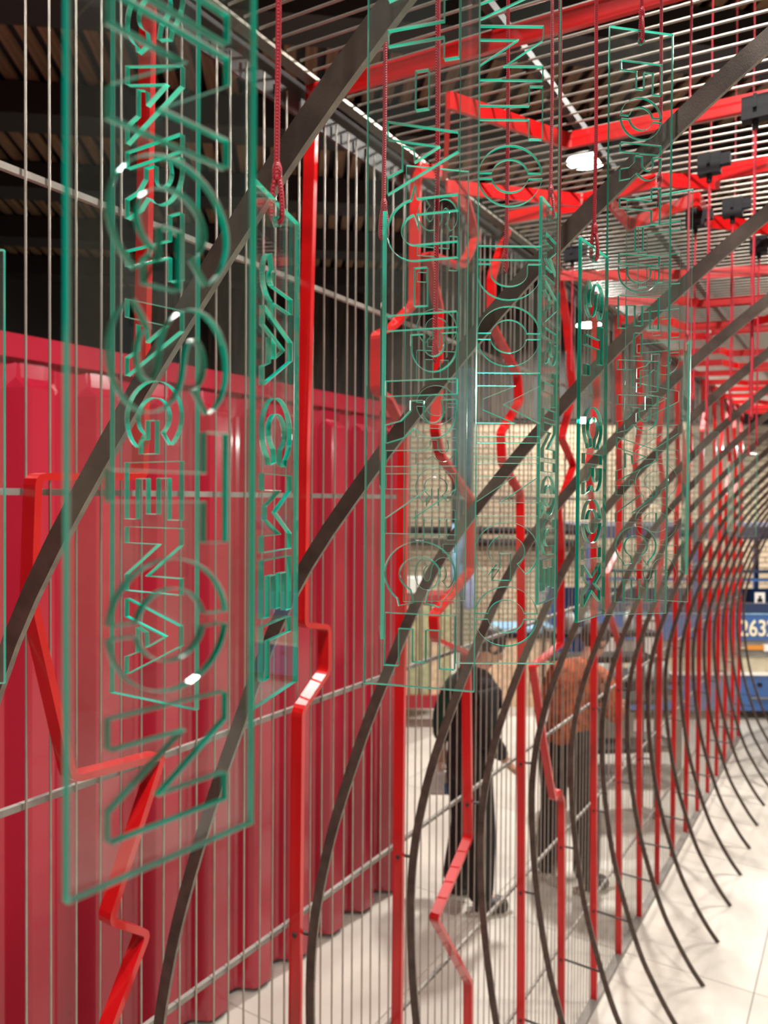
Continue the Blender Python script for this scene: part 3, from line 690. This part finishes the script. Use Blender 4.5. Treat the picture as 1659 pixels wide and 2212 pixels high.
def person(root, J, cloth_top, cloth_leg, face, shirt_sub=None):
    """J: joint positions in the person's own frame (x = forward). One body surface, clothes over it."""
    V = {k: Vector(v) for k, v in J.items()}
    j = {'pelvis': (V['pelvis'], (.105, .09)), 'waist': (V['waist'], (.095, .08)), 'chest': (V['chest'], (.11, .085)), 'neckb': (V['neckb'], .06), 'neck': (V['neck'], .052)}
    bones = chain('pelvis', 'waist', 'chest', 'neckb', 'neck')
    hd = V['head']; f = (V['look'] - hd).normalized(); up = (hd - V['neck']).normalized(); up = (up - f * up.dot(f)).normalized(); sd = up.cross(f)
    j['skull'] = (hd - f * .012 + up * .015, (.083, .092)); j['crown'] = (hd + up * .075 - f * .01, .066); j['jaw'] = (hd - up * .07 + f * .03, (.05, .055)); 
    bones += [('neck', 'skull'), ('skull', 'crown'), ('skull', 'jaw')]
    for s in 'LR':
        j['sh' + s] = (V['sh' + s] - Vector((0, 0, .025)), .048); j['el' + s] = (V['el' + s], .045); j['wr' + s] = (V['wr' + s], .028)
        a = (V['wr' + s] - V['el' + s]).normalized(); pm = V['wr' + s] + a * .055; j['pm' + s] = (pm, (.042, .022))
        bones += chain('chest', 'sh' + s, 'el' + s, 'wr' + s, 'pm' + s)
        w = V['hands' + s] if 'hands' + s in V else Vector((0, 1, 0)); w = (w - a * w.dot(a)).normalized(); nrm = a.cross(w)
        for q, (o_, ln) in enumerate(((-.03, .062), (-.010, .074), (.010, .070), (.029, .056))):
            b0 = pm + a * .03 + w * o_; b1 = b0 + a * ln * .5 + nrm * .010; b2 = b1 + a * ln * .35 + nrm * .022
            j[f'f{s}{q}a'] = (b0, .010); j[f'f{s}{q}b'] = (b1, .0088); j[f'f{s}{q}c'] = (b2, .0075); bones += chain('pm' + s, f'f{s}{q}a', f'f{s}{q}b', f'f{s}{q}c')
        tb = V['wr' + s] + a * .025 - w * .03; j['th' + s] = (tb, .013); j['tt' + s] = (tb + a * .045 - w * .02 + nrm * .018, .009); bones += chain('wr' + s, 'th' + s, 'tt' + s)
        j['hip' + s] = (V['hip' + s], .098); j['kn' + s] = (V['kn' + s], .06); j['an' + s] = (V['an' + s], .042); j['to' + s] = (V['to' + s], (.045, .028))
        bones += chain('pelvis', 'hip' + s, 'kn' + s, 'an' + s, 'to' + s)
    add_skin('body', j, bones, M['skin'], root)
    # face details
    for s in (-1, 1):
        ell(hd + f * .076 + up * .012 + sd * .032 * s, (.012, .012, .010)).build('eye', M['white'], root); ell(hd + sd * .084 * s - f * .012, (.010, .022, .03), Matrix((sd, f, up)).transposed()).build('ear', M['skin'], root)
    ell(hd + f * .092 - up * .018, (.014, .014, .022)).build('nose', M['skin'], root); ell(hd + f * .078 - up * .055, (.008, .022, .006), Matrix((f, sd, up)).transposed()).build('mouth', M['pink'], root)
    ell(hd + up * .035 - f * .022, (.100, .096, .098), Matrix((f, sd, up)).transposed()).build('hair', M['hair'], root)
    # clothes
    g = .022
    jt = {'pelvis': (V['pelvis'] - Vector((0, 0, .07)), (.175, .15)), 'waist': (V['waist'], (.165, .14)), 'chest': (V['chest'] - Vector((0, 0, .03)), (.185, .15)), 'upper': ((V['chest'] + V['neckb']) / 2 + Vector((0, 0, .01)), (.135, .12)), 'neckb': (V['neckb'] + (V['neckb'] - V['chest']) * .22, .072)}
    bt = chain('pelvis', 'waist', 'chest', 'upper', 'neckb')
    for s in 'LR':
        e = V['el' + s]; wv = V['wr' + s]; jt['sh' + s] = (V['sh' + s] - Vector((0, 0, .025)), .076); jt['el' + s] = (e, .066); jt['cu' + s] = (e + (wv - e) * .88, .050); bt += chain('upper', 'sh' + s, 'el' + s, 'cu' + s)
    add_skin('jacket', jt, bt, cloth_top, root)
    jl = {'pelvis': (V['pelvis'] - Vector((0, 0, .02)), (.150, .125)), 'wb': (V['waist'] - (V['waist'] - V['pelvis']) * .05, (.15, .12))}; bl_ = [('pelvis', 'wb')]
    for s in 'LR':
        jl['hip' + s] = (V['hip' + s] - Vector((0, 0, .02)), .118); jl['kn' + s] = (V['kn' + s], .088); jl['hem' + s] = (V['kn' + s] + (V['an' + s] - V['kn' + s]) * 1.10, .092); bl_ += chain('pelvis', 'hip' + s, 'kn' + s, 'hem' + s)
    add_skin('trousers', jl, bl_, cloth_leg, root)
    for s in 'LR':
        an, to = V['an' + s], V['to' + s]; dd = (to - an); dd.z = 0; dd.normalize()
        heel = Vector((an.x, an.y, .05)) - dd * .05; tip = Vector((to.x, to.y, .04)) + dd * .04
        sh_ = add_skin('shoe', {'h': (heel, (.062, .06)), 'm': ((heel + tip) / 2 + Vector((0, 0, .005)), (.066, .060)), 't': (tip, (.058, .046))}, chain('h', 'm', 't'), M['shoe'], root)
        Rz = Matrix.Rotation(atan2(dd.y, dd.x), 3, 'Z'); MB().box((heel + tip) / 2 * 1 + Vector((0, 0, .012 - ((heel + tip) / 2).z)), (.27, .075, .022), Rz).build('sole', M['sole'], sh_)
p1 = empty('person', 'person with short dark hair in black clothes and dark green sleeves holding a pale bag', 'person', (.53, 4.74, 0), radians(20))
person(p1, dict(pelvis=(0, 0, .93), waist=(.01, 0, 1.08), chest=(.04, 0, 1.28), neckb=(.07, 0, 1.45), neck=(.10, 0, 1.49), head=(.15, 0, 1.585), look=(.50, -.05, 1.36),
                shL=(.05, .17, 1.39), elL=(-.06, .24, 1.13), wrL=(-.06, .25, .90), shR=(.05, -.17, 1.39), elR=(.0, -.25, 1.12), wrR=(.16, -.20, .93),
                hipL=(0, .09, .88), knL=(.03, .10, .48), anL=(-.03, .11, .09), toL=(.10, .13, .045), hipR=(0, -.09, .88), knR=(.05, -.11, .48), anR=(.02, -.13, .09), toR=(.16, -.16, .045),
                handsL=(1, 0, 0), handsR=(0, 1, .3)), M['blackcl'], M['blackcl'], 0)
add_skin('green_sleeve', {'a': (Vector((.05, .175, 1.385)), .098), 'b': (Vector((-.06, .24, 1.13)), .082), 'c': (Vector((-.06, .25, .94)), .064)}, chain('a', 'b', 'c'), M['greencl'], p1)
bgp = Matrix.Translation((.53, 4.74, 0)) @ Matrix.Rotation(radians(20), 4, 'Z') @ Vector((-.06, .25, .77))
bag = empty('carry_bag', 'small pale carry bag with a blue stripe hanging from the dark-clothed person\'s hand', 'bag', (bgp.x, bgp.y, .60))
bevel(MB().box((0, 0, .08), (.20, .09, .16)).build('bag_body', M['bag'], bag), .02); MB().box((.03, -.046, .05), (.05, .006, .07)).build('blue_stripe', M['blue'], bag)
MB().tube(catmull([(-.06, 0, .155), (-.045, 0, .20), (0, 0, .225), (.045, 0, .20), (.06, 0, .155)], 3), .006, 6).build('handle', M['bag'], bag)
p2 = empty('person', 'person with dark hair in a rust-coloured jacket and wide black trousers, stooping over the shelf', 'person', (1.22, 5.02, 0), radians(38))
person(p2, dict(pelvis=(-.03, 0, .95), waist=(.02, 0, 1.09), chest=(.10, 0, 1.27), neckb=(.17, 0, 1.42), neck=(.20, 0, 1.46), head=(.26, 0, 1.55), look=(.60, 0, 1.25),
                shL=(.11, .19, 1.37), elL=(.12, .28, 1.12), wrL=(.30, .20, 1.10), shR=(.11, -.19, 1.37), elR=(.13, -.27, 1.12), wrR=(.32, -.16, 1.12),
                hipL=(-.03, .10, .89), knL=(.02, .13, .48), anL=(-.04, .15, .09), toL=(.09, .19, .045), hipR=(-.03, -.10, .89), knR=(.04, -.13, .48), anR=(-.01, -.16, .09), toR=(.12, -.2, .045),
                handsL=(0, 0, 1), handsR=(0, 0, 1)), M['orangecl'], M['blackcl'], 0)
add_skin('jacket_hem', {'a': (Vector((-.03, 0, .86)), (.175, .155)), 'b': (Vector((.0, 0, 1.0)), (.17, .145)), 'c': (Vector((.05, 0, 1.15)), (.165, .14))}, chain('a', 'b', 'c'), M['orangecl'], p2)
